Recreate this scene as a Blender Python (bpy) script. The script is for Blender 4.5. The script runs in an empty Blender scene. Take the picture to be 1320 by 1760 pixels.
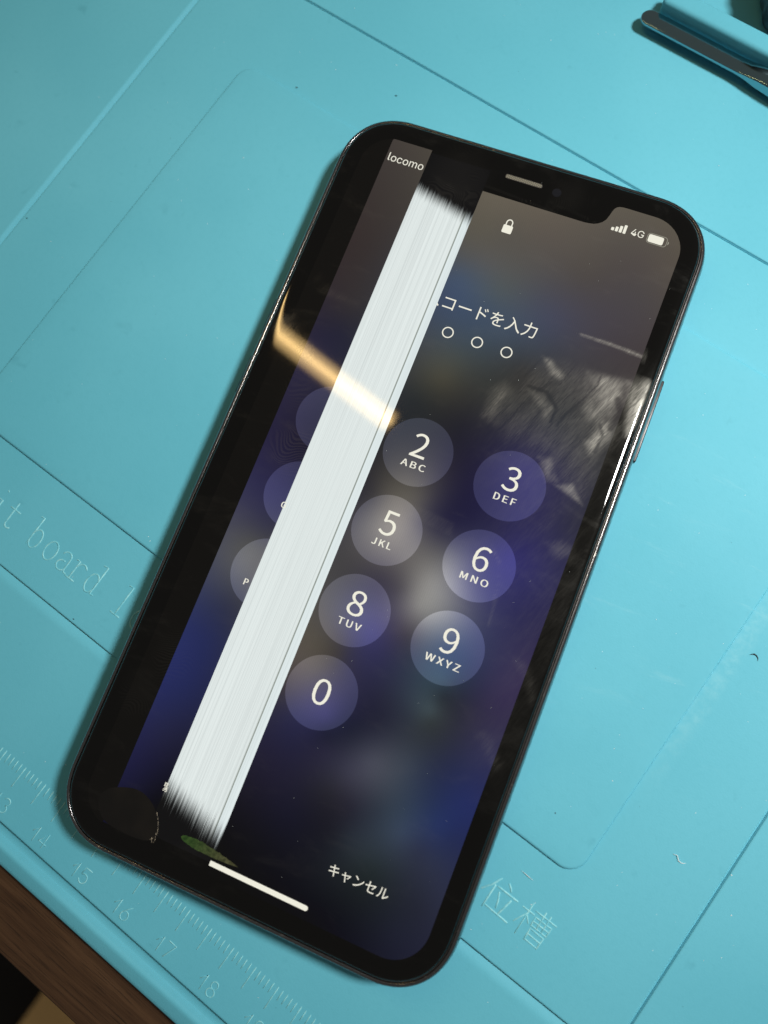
import bpy, bmesh, math, random
import numpy as np
from mathutils import Vector, Matrix

random.seed(7)
S = bpy.context.scene
COL = S.collection
MM = 0.001
OX, OY = 158.483, 77.98            # phone centre on the mat's ruler grid (mm): the world origin

# ------------------------------------------------------------------ camera
CAMPOS = (179.029 - OX, 66.230 - OY, 134.434)
RX = (0.80518715, 0.586362, -0.08861861)
RY = (0.56894814, -0.8059727, -0.16341975)     # image down
RZ = (-0.16724731, 0.08116409, -0.98256843)    # view direction
cam = bpy.data.cameras.new('camera')
cam.sensor_fit = 'VERTICAL'
cam.sensor_height = 36.0
cam.sensor_width = 27.0
cam.lens = 36.0 * 1250.0 / 1760.0
cam.clip_start = 0.01
cam.clip_end = 20.0
cam.dof.use_dof = True
cam.dof.focus_distance = 0.133
cam.dof.aperture_fstop = 12.0
co = bpy.data.objects.new('camera', cam)
m = Matrix.Identity(4)
for i in range(3):
    m[i][0] = RX[i]; m[i][1] = -RY[i]; m[i][2] = -RZ[i]; m[i][3] = CAMPOS[i] * MM
co.matrix_world = m
COL.objects.link(co)
S.camera = co

# ------------------------------------------------------------------ world and lamps
w = bpy.data.worlds.new('World')
S.world = w
w.use_nodes = True
bgn = w.node_tree.nodes['Background']
bgn.inputs['Color'].default_value = (1.0, 0.95, 0.88, 1)
bgn.inputs['Strength'].default_value = 0.125


def area(name, pos, target, shape, sx, sy, energy, color, spread=180):
    l = bpy.data.lights.new(name, 'AREA')
    l.shape = shape; l.size = sx; l.size_y = sy
    l.energy = energy; l.color = color; l.spread = math.radians(spread)
    o = bpy.data.objects.new(name, l)
    o.location = pos
    d = Vector(target) - Vector(pos)
    o.rotation_euler = d.to_track_quat('-Z', 'Y').to_euler()
    COL.objects.link(o)
    return o


# bench lamp to the upper right of the mat: main light, casts the shadows down-left
area('bench_lamp', (0.180, 0.200, 0.370), (0.02, 0.04, 0.0), 'DISK', 0.074, 0.074, 0.555, (1.0, 0.975, 0.93), 80)
# warm strip lamp overhead on the left: the long reflection across the glass
def strip(name, width, length, energy, z):
    o = area(name, (0, 0, 0), (0, 0, -1), 'RECTANGLE', length, width, energy, (1.0, 0.66, 0.26))
    o.rotation_euler = (0, 0, math.radians(176.2))
    o.location = ((-102 - length * 500) * MM, 0.100, z)
strip('strip_lamp_diffuser', 0.0150, 0.36, 0.22, 0.400)
strip('strip_lamp_core', 0.0030, 0.36, 0.10, 0.399)

S.view_settings.view_transform = 'Standard'
S.view_settings.look = 'None'
S.view_settings.exposure = 0.0
S.view_settings.gamma = 1.0
S.render.film_transparent = False
S.cycles.max_bounces = 6
S.cycles.use_denoising = True


# ------------------------------------------------------------------ helpers
def tag(o, label=None, cat=None, group=None, kind=None):
    if label: o['label'] = label
    if cat: o['category'] = cat
    if group: o['group'] = group
    if kind: o['kind'] = kind
    return o


def empty(name, loc=(0, 0, 0), rz=0.0):
    o = bpy.data.objects.new(name, None)
    o.empty_display_size = 0.01
    o.location = loc; o.rotation_euler = (0, 0, rz)
    COL.objects.link(o)
    return o


def link(name, mesh, mat=None, parent=None, smooth=False):
    if mat is not None and not mesh.materials:
        mesh.materials.append(mat)
    if smooth:
        for p in mesh.polygons: p.use_smooth = True
    o = bpy.data.objects.new(name, mesh)
    if parent is not None: o.parent = parent
    COL.objects.link(o)
    return o


def mesh_pd(name, verts, faces):
    me = bpy.data.meshes.new(name)
    me.from_pydata([(x * MM, y * MM, z * MM) for x, y, z in verts], [], faces)
    me.update()
    return me


def lin(c):
    return tuple(((x / 255.0 + 0.055) / 1.055) ** 2.4 if x > 10 else x / 255.0 / 12.92 for x in c)


class NT:
    """tiny wrapper for writing node graphs"""
    def __init__(self, name):
        self.mat = bpy.data.materials.new(name)
        self.mat.use_nodes = True
        self.t = self.mat.node_tree
        self.t.nodes.clear()
        self.out = self.t.nodes.new('ShaderNodeOutputMaterial')

    def node(self, kind, **kw):
        n = self.t.nodes.new(kind)
        for k, v in kw.items(): setattr(n, k, v)
        return n

    def put(self, sock, v):
        if hasattr(v, 'is_output') or hasattr(v, 'links'):
            self.t.links.new(v, sock)
        else:
            sock.default_value = v

    def m(self, op, a, b=0.0, c=0.0, clamp=False):
        n = self.node('ShaderNodeMath', operation=op, use_clamp=clamp)
        self.put(n.inputs[0], a); self.put(n.inputs[1], b); self.put(n.inputs[2], c)
        return n.outputs[0]

    def smooth(self, x, lo, hi):
        n = self.node('ShaderNodeMapRange', interpolation_type='SMOOTHSTEP')
        self.put(n.inputs[0], x); self.put(n.inputs[1], lo); self.put(n.inputs[2], hi)
        return n.outputs[0]

    def mix(self, f, a, b):
        n = self.node('ShaderNodeMix', data_type='RGBA')
        self.put(n.inputs[0], f); self.put(n.inputs[6], a); self.put(n.inputs[7], b)
        return n.outputs[2]

    def noise(self, vec, scale, detail=2.0, rough=0.5, dist=0.0):
        n = self.node('ShaderNodeTexNoise')
        self.put(n.inputs['Vector'], vec)
        n.inputs['Scale'].default_value = scale
        n.inputs['Detail'].default_value = detail
        n.inputs['Roughness'].default_value = rough
        n.inputs['Distortion'].default_value = dist
        return n.outputs[0]

    def coord(self, obj=None):
        n = self.node('ShaderNodeTexCoord')
        if obj is not None: n.object = obj
        v = self.node('ShaderNodeVectorMath', operation='SCALE')
        self.t.links.new(n.outputs['Object'], v.inputs[0])
        v.inputs['Scale'].default_value = 1000.0
        s = self.node('ShaderNodeSeparateXYZ')
        self.t.links.new(v.outputs[0], s.inputs[0])
        return v.outputs[0], s.outputs[0], s.outputs[1], s.outputs[2]

    def vec(self, x, y, z=0.0):
        n = self.node('ShaderNodeCombineXYZ')
        self.put(n.inputs[0], x); self.put(n.inputs[1], y); self.put(n.inputs[2], z)
        return n.outputs[0]

    def bump(self, h, strength, dist):
        n = self.node('ShaderNodeBump')
        n.inputs['Strength'].default_value = strength
        n.inputs['Distance'].default_value = dist
        self.put(n.inputs['Height'], h)
        return n.outputs[0]

    def principled(self, **kw):
        p = self.node('ShaderNodeBsdfPrincipled')
        for k, v in kw.items():
            self.put(p.inputs[k.replace('_', ' ')], v)
        return p

    def surf(self, s):
        self.t.links.new(s, self.out.inputs['Surface'])
        return self.mat


def rgb(r, g, b): return (r, g, b, 1.0)


# ------------------------------------------------------------------ the desk and what lies below it
def wood(name, c1, c2, c3, rough):
    n = NT(name)
    v, x, y, z = n.coord()
    g = n.vec(n.m('MULTIPLY', x, 0.05), n.m('MULTIPLY', y, 0.9), n.m('MULTIPLY', z, 0.9))
    a = n.noise(g, 0.6, 6, 0.6, 0.6)
    b = n.noise(n.vec(n.m('MULTIPLY', x, 0.12), n.m('MULTIPLY', y, 3.2), z), 1.0, 3, 0.6)
    c = n.mix(n.smooth(a, 0.32, 0.66), c1, c2)
    c = n.mix(n.m('MULTIPLY', n.smooth(b, 0.5, 0.72), 0.75), c, c3)
    p = n.principled(Base_Color=c, Roughness=rough, Normal=n.bump(b, 0.25, 0.0002))
    p.inputs['Specular IOR Level'].default_value = 0.3
    return n.surf(p.outputs[0])


def box_mesh(name, x0, x1, y0, y1, z0, z1, bev=0.0, seg=3):
    bm = bmesh.new()
    bmesh.ops.create_cube(bm, size=1.0)
    for vv in bm.verts:
        vv.co = Vector(((x0 + x1) / 2 + vv.co.x * (x1 - x0), (y0 + y1) / 2 + vv.co.y * (y1 - y0), (z0 + z1) / 2 + vv.co.z * (z1 - z0))) * MM
    if bev:
        bmesh.ops.bevel(bm, geom=list(bm.edges), offset=bev * MM, segments=seg, profile=0.5, affect='EDGES')
    me = bpy.data.meshes.new(name); bm.to_mesh(me); bm.free()
    return me


M_DESK = wood('dark_walnut', rgb(0.036, 0.017, 0.007), rgb(0.064, 0.033, 0.015), rgb(0.010, 0.005, 0.002), 0.55)
M_PALE = wood('pale_oak', rgb(0.62, 0.40, 0.16), rgb(0.75, 0.50, 0.21), rgb(0.42, 0.26, 0.10), 0.6)
n = NT('dark_floor')
v, x, y, z = n.coord()
p = n.principled(Base_Color=n.mix(n.noise(v, 0.01, 4), rgb(0.004, 0.004, 0.004), rgb(0.009, 0.008, 0.008)), Roughness=0.9)
M_FLOOR = n.surf(p.outputs[0])

floor = link('floor', mesh_pd('floor', [(-3000, -3000, -660), (3000, -3000, -660), (3000, 3000, -660), (-3000, 3000, -660)], [(0, 1, 2, 3)]), M_FLOOR)
tag(floor, kind='structure')
DZ = -3.0
desk = empty('desk', (0, 0, -0.660))
tag(desk, 'dark walnut desk top under the turquoise mat, bare at the lower left corner', 'desk')
top = link('desk_top', box_mesh('desk_top', -700, 900, -29.6 - OY, 560, DZ - 28, DZ, 1.2), M_DESK, desk)
top.location.z = 0.660
for sx in (-660, 860):
    for sy in (-OY + 30, 520):
        lg = link('leg', box_mesh('leg', sx - 25, sx + 25, sy - 25, sy + 25, -660, DZ - 28, 2), M_DESK, desk)
        lg.location.z = 0.660
brd = link('wooden_board', box_mesh('wooden_board', 60 - OX, 620 - OX, -1000, -260, -660, -600, 2), M_PALE)
tag(brd, 'pale tan wooden board far below the desk edge, lower left corner', 'board')

# ------------------------------------------------------------------ the silicone mat
def mat_silicone(name):
    n = NT(name)
    v, x, y, z = n.coord()
    big = n.noise(v, 0.018, 3, 0.5)
    fine = n.noise(v, 0.9, 4, 0.6)
    c = n.mix(n.smooth(big, 0.3, 0.7), rgb(0.100, 0.395, 0.505), rgb(0.118, 0.430, 0.542))
    c = n.mix(n.m('MULTIPLY', n.smooth(fine, 0.42, 0.8), 0.10), c, rgb(0.06, 0.30, 0.38))
    # rubbed pale scuffs and greyish handling marks in the middle of the right side
    wx = n.m('SUBTRACT', x, 210 - OX); wy = n.m('SUBTRACT', y, 100 - OY)
    d = n.m('SQRT', n.m('ADD', n.m('MULTIPLY', wx, wx), n.m('MULTIPLY', wy, wy)))
    zone = n.smooth(d, 48.0, 4.0)
    sc = n.noise(n.vec(n.m('MULTIPLY', n.m('ADD', x, n.m('MULTIPLY', y, 0.25)), 0.10), n.m('MULTIPLY', n.m('SUBTRACT', y, n.m('MULTIPLY', x, 0.25)), 0.55)), 0.7, 5, 0.65, 0.4)
    c = n.mix(n.m('MULTIPLY', n.m('MULTIPLY', n.smooth(sc, 0.58, 0.76), zone), 0.20), c, rgb(0.34, 0.60, 0.64))
    eb = n.m('MULTIPLY', n.smooth(n.m('ABSOLUTE', n.m('SUBTRACT', x, 221.3 - OX)), 2.6, 0.6), n.smooth(n.m('ABSOLUTE', n.m('SUBTRACT', y, 92 - OY)), 34.0, 8.0))
    c = n.mix(n.m('MULTIPLY', n.m('MULTIPLY', eb, n.smooth(n.noise(v, 0.5, 5, 0.7), 0.35, 0.75)), 0.20), c, rgb(0.34, 0.62, 0.66))
    st = n.noise(v, 0.14, 3, 0.6, 0.3)
    c = n.mix(n.m('MULTIPLY', n.smooth(st, 0.66, 0.78), 0.28), c, rgb(0.05, 0.24, 0.31))
    h = n.m('ADD', n.noise(v, 2.6, 3, 0.6), n.m('MULTIPLY', n.noise(v, 0.05, 2), 3.0))
    rg = n.m('ADD', 0.48, n.m('MULTIPLY', n.noise(v, 0.06, 4, 0.6), 0.18))
    p = n.principled(Base_Color=c, Roughness=rg, Normal=n.bump(h, 0.18, 0.00012))
    p.inputs['Specular IOR Level'].default_value = 0.12
    return n.surf(p.outputs[0])


M_MAT = mat_silicone('turquoise_silicone')
n = NT('rubbed_lit_silicone')                     # raised lettering, paler than the sheet: rubbing plus lit ridges put into the colour
v, x, y, z = n.coord()
wn = n.noise(v, 0.9, 3, 0.6)
p = n.principled(Base_Color=n.mix(n.smooth(wn, 0.3, 0.7), rgb(0.125, 0.45, 0.54), rgb(0.25, 0.59, 0.64)), Roughness=0.6)
M_RUBBED_LIT = n.surf(p.outputs[0])
mat = empty('silicone_mat', (0, 0, DZ * MM))
tag(mat, 'turquoise silicone work mat with moulded grooves, ruler and lettering under the phone', 'mat')


def mchild(name, me, smooth=False, mt=None):
    o = link(name, me, mt or M_MAT, mat, smooth)
    o.location.z = -DZ * MM
    return o


# groove cross-sections: (offset, depth) from the low side to the high side
GX = [(55.75, [(-0.95, 0), (-0.75, -0.06), (-0.36, -0.56), (-0.26, -0.62), (0.30, -0.62), (0.33, -0.05), (0.38, 0)]),
      (239.49, [(-0.34, 0), (-0.28, -0.06), (-0.17, -0.5), (0.17, -0.5), (0.20, -0.05), (0.25, 0)])]
GY = [(158.12, [(-0.34, 0), (-0.28, -0.06), (-0.17, -0.5), (0.17, -0.5), (0.20, -0.05), (0.25, 0)]),
      (25.55, [(-2.3, 0), (-1.9, -0.02), (-1.5, -0.08), (-1.0, -0.24), (-0.5, -0.44), (-0.1, -0.60), (0.02, -0.61), (0.06, -0.05), (0.12, 0)]),
      (-11.2, [(-2.25, -0.03), (-2.0, -0.07), (-1.6, -0.34), (-1.15, -1.0), (-0.95, -1.12), (0.45, -1.12), (0.65, -0.95), (1.0, -0.12), (1.1, -0.04), (1.25, 0)])]
MX0, MX1, MY0, MY1 = -18.0, 340.0, -16.6, 330.0


def gdepth(g, t):
    d = t - g[0]
    q = g[1]
    if d <= q[0][0] or d >= q[-1][0]: return 0.0 if d >= q[-1][0] or d < q[0][0] else -q[0][1]
    for (d0, z0), (d1, z1) in zip(q, q[1:]):
        if d0 <= d <= d1: return -(z0 + (z1 - z0) * (d - d0) / (d1 - d0))
    return 0.0


def lines(lo, hi, gs, step):
    r = set()
    k = lo
    while k < hi: r.add(round(k, 3)); k += step
    r.add(hi)
    for g in gs:
        r = {q for q in r if not (g[0] + g[1][0][0] - 0.3 < q < g[0] + g[1][-1][0] + 0.3)}
        for o_, z_ in g[1]: r.add(round(g[0] + o_, 4))
        r.add(round(g[0] + g[1][0][0] - 0.3, 4)); r.add(round(g[0] + g[1][-1][0] + 0.3, 4))
    return sorted(q for q in r if lo <= q <= hi)


xs = lines(MX0, MX1, GX, 4.0)
ys = [q for q in lines(MY0, MY1, GY, 4.0) if q > -13.46]
rim = [(-16.6, -3.0), (-16.6, -1.6), (-16.5, -1.15), (-16.2, -0.82), (-15.6, -0.58), (-14.6, -0.28), (-14.0, -0.10), (-13.7, -0.03)]
verts, faces = [], []
rows = []
for yy, zz in rim:
    rows.append([(q - OX, yy - OY, zz) for q in xs])
for yy in ys:
    gy = max(gdepth(g, yy) for g in GY)
    rows.append([(q - OX, yy - OY, -max(gy, max(gdepth(g, q) for g in GX))) for q in xs])
NXX = len(xs)
for r in rows: verts += r
for j in range(len(rows) - 1):
    for i in range(NXX - 1):
        a = j * NXX + i
        faces.append((a, a + 1, a + NXX + 1, a + NXX))
me = mesh_pd('mat_sheet', verts, faces)
mchild('mat_sheet', me, True)


def rrect(hx, hy, r, nc=10):
    pts = []
    for cx, cy, a0 in ((hx - r, hy - r, 0), (-hx + r, hy - r, 90), (-hx + r, -hy + r, 180), (hx - r, -hy + r, 270)):
        for k in range(nc + 1):
            a = math.radians(a0 + 90.0 * k / nc)
            pts.append((cx + r * math.cos(a), cy + r * math.sin(a)))
    return pts


# raised panel of the mat (the board slot) that the phone lies on
PZ = 0.55
hx, hy = (219.87 - 74.97) / 2, (138.71 - 45.18) / 2
cx, cy = (219.87 + 74.97) / 2 - OX, (138.71 + 45.18) / 2 - OY
prof = [(0.0, -0.2), (0.0, 0.22), (0.10, 0.37), (0.24, 0.475), (0.40, 0.53), (0.58, PZ), (3.0, PZ)]
verts, faces = [], []
for ins, zz in prof:
    ring = rrect(hx - ins, hy - ins, 3.6 - min(ins, 1.5))
    verts += [(cx + q[0], cy + q[1], zz) for q in ring]
NR = len(ring)
for j in range(len(prof) - 1):
    for i in range(NR):
        faces.append((j * NR + i, j * NR + (i + 1) % NR, (j + 1) * NR + (i + 1) % NR, (j + 1) * NR + i))
faces.append(tuple((len(prof) - 1) * NR + i for i in range(NR)))
me = mesh_pd('raised_panel', verts, faces)
mchild('raised_panel', me, True)

# raised divider bar at the far side

bar = box_mesh('divider_bar', 141.5 - OX, 318 - OX, 192.4 - OY, 196.6 - OY, -0.3, 4.2, 0.9, 4)
mchild('divider_bar', bar, True)


# ---- moulded strokes: half-buried ridges following a polyline
def strokes_mesh(name, lines_, wd, ht, ox=0.0, oy=0.0):
    verts, faces = [], []
    for ln in lines_:
        pts = [Vector((p_[0] + ox, p_[1] + oy)) for p_ in ln]
        # extend the ends slightly
        rows = []
        for i, p_ in enumerate(pts):
            a = pts[max(i - 1, 0)]; b = pts[min(i + 1, len(pts) - 1)]
            t = (b - a).normalized() if (b - a).length > 1e-6 else Vector((1, 0))
            nn = Vector((-t.y, t.x))
            rows.append((p_, t, nn))
        base = len(verts)
        k = 0
        seq = [(rows[0][0] - rows[0][1] * wd * 0.4, rows[0][2], 0.15)] + [(r[0], r[2], 1.0) for r in rows] + [(rows[-1][0] + rows[-1][1] * wd * 0.4, rows[-1][2], 0.15)]
        for p_, nn, s in seq:
            for off, hh in ((-0.5, -0.05), (-0.32, 0.62), (0, 1.0), (0.32, 0.62), (0.5, -0.05)):
                q = p_ + nn * (off * wd * (0.5 + 0.5 * s))
                verts.append((q.x, q.y, hh * ht * s if hh > 0 else -0.02))
            k += 1
        for j in range(k - 1):
            for i in range(4):
                a = base + j * 5 + i
                faces.append((a, a + 1, a + 6, a + 5)[::-1])
    return mesh_pd(name, verts, faces)


def arc(cx, cy, rx, ry, a0, a1, n=10):
    return [(cx + rx * math.cos(math.radians(a0 + (a1 - a0) * i / n)), cy + ry * math.sin(math.radians(a0 + (a1 - a0) * i / n))) for i in range(n + 1)]


# ruler
short = strokes_mesh('ruler_tick_short', [[(0, 0), (0, -1.75)]], 0.24, 0.12)
long_ = strokes_mesh('ruler_tick_long', [[(0, 0), (0, -4.2)]], 0.26, 0.12)
for k in range(124, 215):
    o = mchild('ruler_tick', long_ if k % 5 == 0 else short, False, M_RUBBED_LIT)
    o.location = ((k - OX) * MM, (0.0 - OY) * MM, -DZ * MM)
    o.rotation_euler.z = random.uniform(-0.02, 0.02)
for me in (short, long_):
    for p_ in me.polygons: p_.use_smooth = True
DIG = {
    '1': [[(-0.35, 0.55), (0.05, 1.0), (0.05, 0.0)]],
    '2': [arc(0, 0.72, 0.32, 0.28, 170, -40, 8) + [(-0.34, 0.0), (0.36, 0.0)]],
    '3': [arc(0, 0.76, 0.30, 0.24, 160, -80, 8) + arc(0, 0.27, 0.34, 0.27, 80, -165, 9)],
    '4': [[(0.14, 0.0), (0.14, 1.0), (-0.36, 0.30), (0.38, 0.30)]],
    '5': [[(0.32, 1.0), (-0.24, 1.0), (-0.30, 0.54)] + arc(0, 0.32, 0.34, 0.32, 140, -155, 10)],
    '6': [[(0.24, 1.0), (-0.2, 0.55)] + arc(0, 0.30, 0.32, 0.30, 150, -210, 14)],
    '7': [[(-0.34, 1.0), (0.34, 1.0), (-0.12, 0.0)]],
    '8': [arc(0, 0.76, 0.27, 0.24, -90, 270, 14), arc(0, 0.26, 0.33, 0.26, 90, 450, 14)],
    '9': [arc(0, 0.70, 0.32, 0.30, -30, 330, 14) + [(-0.2, 0.0)]],
    '0': [arc(0, 0.5, 0.32, 0.5, 90, 450, 18)],
}
for num in range(13, 21):
    ls = []
    for i, ch in enumerate(str(num)):
        for ln in DIG[ch]:
            ls.append([(num * 10 + (-0.95 if i == 0 else 1.05) + p_[0] * 2.3 - OX, -8.9 + p_[1] * 2.75 - OY) for p_ in ln])
    mchild('ruler_number', strokes_mesh('ruler_number', ls, 0.25, 0.12), True, M_RUBBED_LIT)

# lettering "...it board l..." (mm on the ruler grid)
B0, XH, AS = 31.75, 35.55, 37.85
letters = {
    'letter_i': [[(92.0, XH - 0.1), (92.9, XH), (92.9, B0)], [(91.9, B0), (93.9, B0)], [(92.65, 37.7), (92.8, 37.6)]],
    'letter_t': [[(96.2, 37.0), (96.2, 32.6)] + arc(96.95, 32.55, 0.75, 0.75, 180, 320, 6), [(95.2, 35.6), (97.6, 35.6)]],
    'letter_b': [[(101.7, AS - 0.15), (102.4, AS), (102.4, B0 + 0.2)], arc(103.45, 33.65, 1.15, 1.95, 155, -155, 16)],
    'letter_o': [arc(107.5, 33.65, 1.3, 1.95, 90, 450, 20)],
    'letter_a': [arc(111.0, 34.6, 1.0, 1.0, 165, 0, 8) + [(112.0, 32.4), (112.3, B0 + 0.1), (112.7, B0 + 0.2)], arc(110.95, 32.75, 1.05, 1.0, 75, 330, 12)],
    'letter_r': [[(113.1, XH - 0.1), (113.8, XH), (113.8, B0)], [(112.9, B0), (115.0, B0)], arc(115.0, 34.1, 1.15, 1.4, 170, 40, 8)],
    'letter_d': [[(118.3, AS - 0.15), (119.2, AS), (119.2, B0 + 0.1), (119.9, B0 + 0.2)], arc(118.2, 33.65, 1.15, 1.95, 25, 335, 16)],
    'letter_l': [[(124.8, AS - 0.15), (125.7, AS), (125.7, B0)], [(124.7, B0), (126.8, B0)]],
    'letter_o ': [arc(130.2, 33.65, 1.3, 1.95, 90, 450, 20)],
}
for k, ls in letters.items():
    mchild('letter', strokes_mesh('letter', ls, 0.34, 0.12, -OX, -OY), True, M_RUBBED_LIT)
wei = [[(208.3, 34.3), (209.37, 35.77), (210.21, 37.57)], [(209.92, 36.02), (209.98, 32.0)], [(211.69, 37.65), (212.3, 37.2), (212.64, 36.79)], [(210.45, 36.16), (214.34, 36.16)], [(211.13, 35.44), (211.7, 34.2), (211.97, 33.17)], [(213.42, 35.53), (213.1, 33.8), (212.8, 32.5)], [(210.28, 32.45), (214.76, 32.3)]]
cao = [[(215.53, 36.12), (217.73, 36.15)], [(216.68, 37.56), (216.75, 31.86)], [(216.65, 35.66), (215.5, 33.3)], [(216.88, 35.31), (217.66, 34.43)], [(217.7, 36.85), (221.7, 36.85)], [(218.12, 35.95), (218.2, 34.41)], [(218.12, 34.47), (221.2, 34.47)], [(221.25, 36.1), (221.2, 34.47)], [(218.16, 35.24), (221.2, 35.26)], [(218.1, 35.98), (221.3, 36.05)], [(219.2, 37.6), (219.25, 34.5)], [(220.2, 37.55), (220.22, 34.47)], [(218.4, 33.98), (218.5, 31.9)], [(218.4, 33.98), (221.05, 33.92)], [(221.05, 33.92), (220.98, 31.9)], [(218.5, 32.07), (220.95, 32.0)], [(218.45, 33.05), (221.0, 33.0)]]
mchild('character', strokes_mesh('character', wei, 0.40, 0.12, -OX, -OY), True, M_RUBBED_LIT)
mchild('character', strokes_mesh('character', cao, 0.32, 0.12, -OX, -OY), True, M_RUBBED_LIT)

# ------------------------------------------------------------------ the phone
PA = 0.2474384
phone = empty('smartphone', (0, 0, PZ * MM), PA)
tag(phone, 'black smartphone with a faulty passcode screen and white vertical band, lying on the turquoise mat', 'phone')
HW, HH, RC, CY = 36.45, 73.25, 12.2, -0.25
T = 7.7


def outline(ins, nc=22, nx=20, ny=70):
    hx, hy, r = HW - ins, HH - ins, max(RC - ins, 0.5)
    pts = []
    ex = 2.25
    def corner(sx, sy, rev):
        q = []
        for k in range(nc + 1):
            a = math.pi / 2 * k / nc
            q.append((sx * (hx - r + r * math.cos(a) ** (2 / ex)), sy * (hy - r + r * math.sin(a) ** (2 / ex))))
        return q[::-1] if rev else q
    c = [corner(1, 1, False), corner(-1, 1, True), corner(-1, -1, False), corner(1, -1, True)]
    nseg = [nx, ny, nx, ny]
    for i in range(4):
        pts += c[i]
        a, b = c[i][-1], c[(i + 1) % 4][0]
        for k in range(1, nseg[i]):
            t = k / nseg[i]
            pts.append((a[0] + (b[0] - a[0]) * t, a[1] + (b[1] - a[1]) * t))
    return [(x_, y_ + CY) for x_, y_ in pts]


def loft(name, prof, cap_top=False, cap_bot=False):
    verts, faces = [], []
    for ins, zz in prof:
        ring = outline(ins)
        verts += [(q[0], q[1], zz) for q in ring]
    nr = len(ring)
    for j in range(len(prof) - 1):
        for i in range(nr):
            faces.append((j * nr + i, j * nr + (i + 1) % nr, (j + 1) * nr + (i + 1) % nr, (j + 1) * nr + i))
    if cap_top: faces.append(tuple((len(prof) - 1) * nr + i for i in range(nr)))
    if cap_bot: faces.append(tuple(range(nr))[::-1])
    return mesh_pd(name, verts, faces)


# ---- what is smeared on the glass: grease patches (phone mm), scored by dark wiped lines
def seg_d(p, a, b):
    ax, ay = a; bx, by = b
    dx, dy = bx - ax, by - ay
    t = max(0.0, min(1.0, ((p[0] - ax) * dx + (p[1] - ay) * dy) / (dx * dx + dy * dy + 1e-9)))
    return math.hypot(p[0] - ax - t * dx, p[1] - ay - t * dy)


def poly_sd(p, poly):
    d = 1e9; inside = False
    n_ = len(poly)
    for i in range(n_):
        a, b = poly[i], poly[(i + 1) % n_]
        d = min(d, seg_d(p, a, b))
        if (a[1] > p[1]) != (b[1] > p[1]) and p[0] < (b[0] - a[0]) * (p[1] - a[1]) / (b[1] - a[1]) + a[0]:
            inside = not inside
    return d if inside else -d


def sst(x_, lo, hi):
    t = max(0.0, min(1.0, (x_ - lo) / (hi - lo)))
    return t * t * (3 - 2 * t)


PATCH = [  # polygon, softness, amount
    ([(14.77, 35.31), (19.52, 36.13), (20.45, 35.87), (24.85, 35.98), (30.22, 36.31), (34.5, 37.5), (35.0, 36.63), (34.6, 28.5), (32.74, 23.74), (31.36, 21.49), (31.37, 18.35), (30.31, 13.0), (26.27, 14.29), (23.91, 14.81), (20.12, 18.98), (14.42, 18.59), (10.46, 20.93), (11.52, 23.39), (12.93, 31.04)], 2.4, 0.040),
    ([(23.0, 35.6), (29.9, 36.1), (30.8, 33.0), (30.0, 29.3), (28.2, 27.0), (26.2, 27.0), (24.4, 29.0), (23.9, 32.2)], 1.6, 0.15),
    ([(25.4, 35.6), (29.6, 36.0), (29.8, 32.0), (27.5, 30.0), (26.0, 32.0)], 1.8, 0.22),
    ([(30.3, 36.2), (34.6, 37.0), (34.6, 29.0), (33.0, 26.6), (31.9, 30.4)], 1.2, 0.34),
    ([(28.0, 27.2), (30.7, 28.5), (30.9, 25.0), (28.8, 21.2), (27.0, 23.3)], 1.8, 0.32),
    ([(24.6, 14.0), (27.65, 15.52), (30.47, 12.3)], 0.7, 0.20),
    ([(14.4, 28.8), (17.74, 28.8), (20.0, 26.75), (19.3, 23.6), (18.2, 25.9), (16.2, 27.4)], 1.0, 0.15),
    ([(8.7, 26.8), (10.4, 28.6), (12.0, 27.4), (12.2, 25.0), (10.7, 20.9), (8.9, 21.5)], 2.6, 0.20),
    ([(14.9, 35.4), (16.4, 35.5), (19.8, 33.4), (19.6, 32.2), (17.2, 32.8)], 0.9, 0.26),
    ([(19.5, 41.9), (25.4, 42.0), (32.0, 41.6), (32.6, 40.9), (26.0, 41.3), (19.8, 41.4)], 0.3, 0.26),
    ([(7.0, 37.0), (33.0, 39.0), (34.0, -4.0), (22.0, -8.0), (14.0, 8.0), (6.0, 20.0)], 9.0, 0.022),
    ([(24.0, -6.0), (35.0, 0.0), (35.0, -40.0), (27.0, -36.0)], 6.0, 0.020),
    ([(27.6, -16.0), (29.6, -15.9), (32.5, -18.0), (34.3, -20.7), (33.6, -22.0), (31.5, -19.5)], 1.3, 0.06),
    ([(26.9, -30.7), (28.2, -29.2), (30.4, -30.2), (33.0, -33.4), (31.6, -35.0), (29.0, -32.0)], 1.2, 0.05),
    ([(20.3, 17.8), (22.6, 18.6), (25.2, 14.8), (23.2, 14.0)], 1.0, 0.16),
    ([(2.0, 2.4), (11.0, 1.6), (11.6, -1.0), (2.6, -0.2)], 0.5, 0.03),
    ([(26.5, 4.0), (29.0, 5.4), (31.5, 5.0), (33.0, 3.0), (29.0, 2.0)], 1.4, 0.06),
    ([(22.3, -8.0), (22.6, -8.0), (22.9, -13.0), (22.5, -13.0), (21.0, -2.0), (18.4, 0.4), (18.2, 0.0), (20.6, -2.4)], 0.3, 0.06),
    ([(-34.0, 26.5), (-31.0, 27.5), (-28.5, 24.0), (-31.0, 22.6), (-34.0, 24.0)], 1.4, 0.10),
    ([(-27.5, 24.5), (-24.5, 23.0), (-23.0, 19.5), (-25.5, 19.0), (-28.5, 21.5)], 1.4, 0.07),
    ([(-30.0, 36.0), (-25.0, 34.5), (-20.0, 34.0), (-20.0, 33.0), (-27.0, 33.0)], 1.0, 0.03),
]
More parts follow.
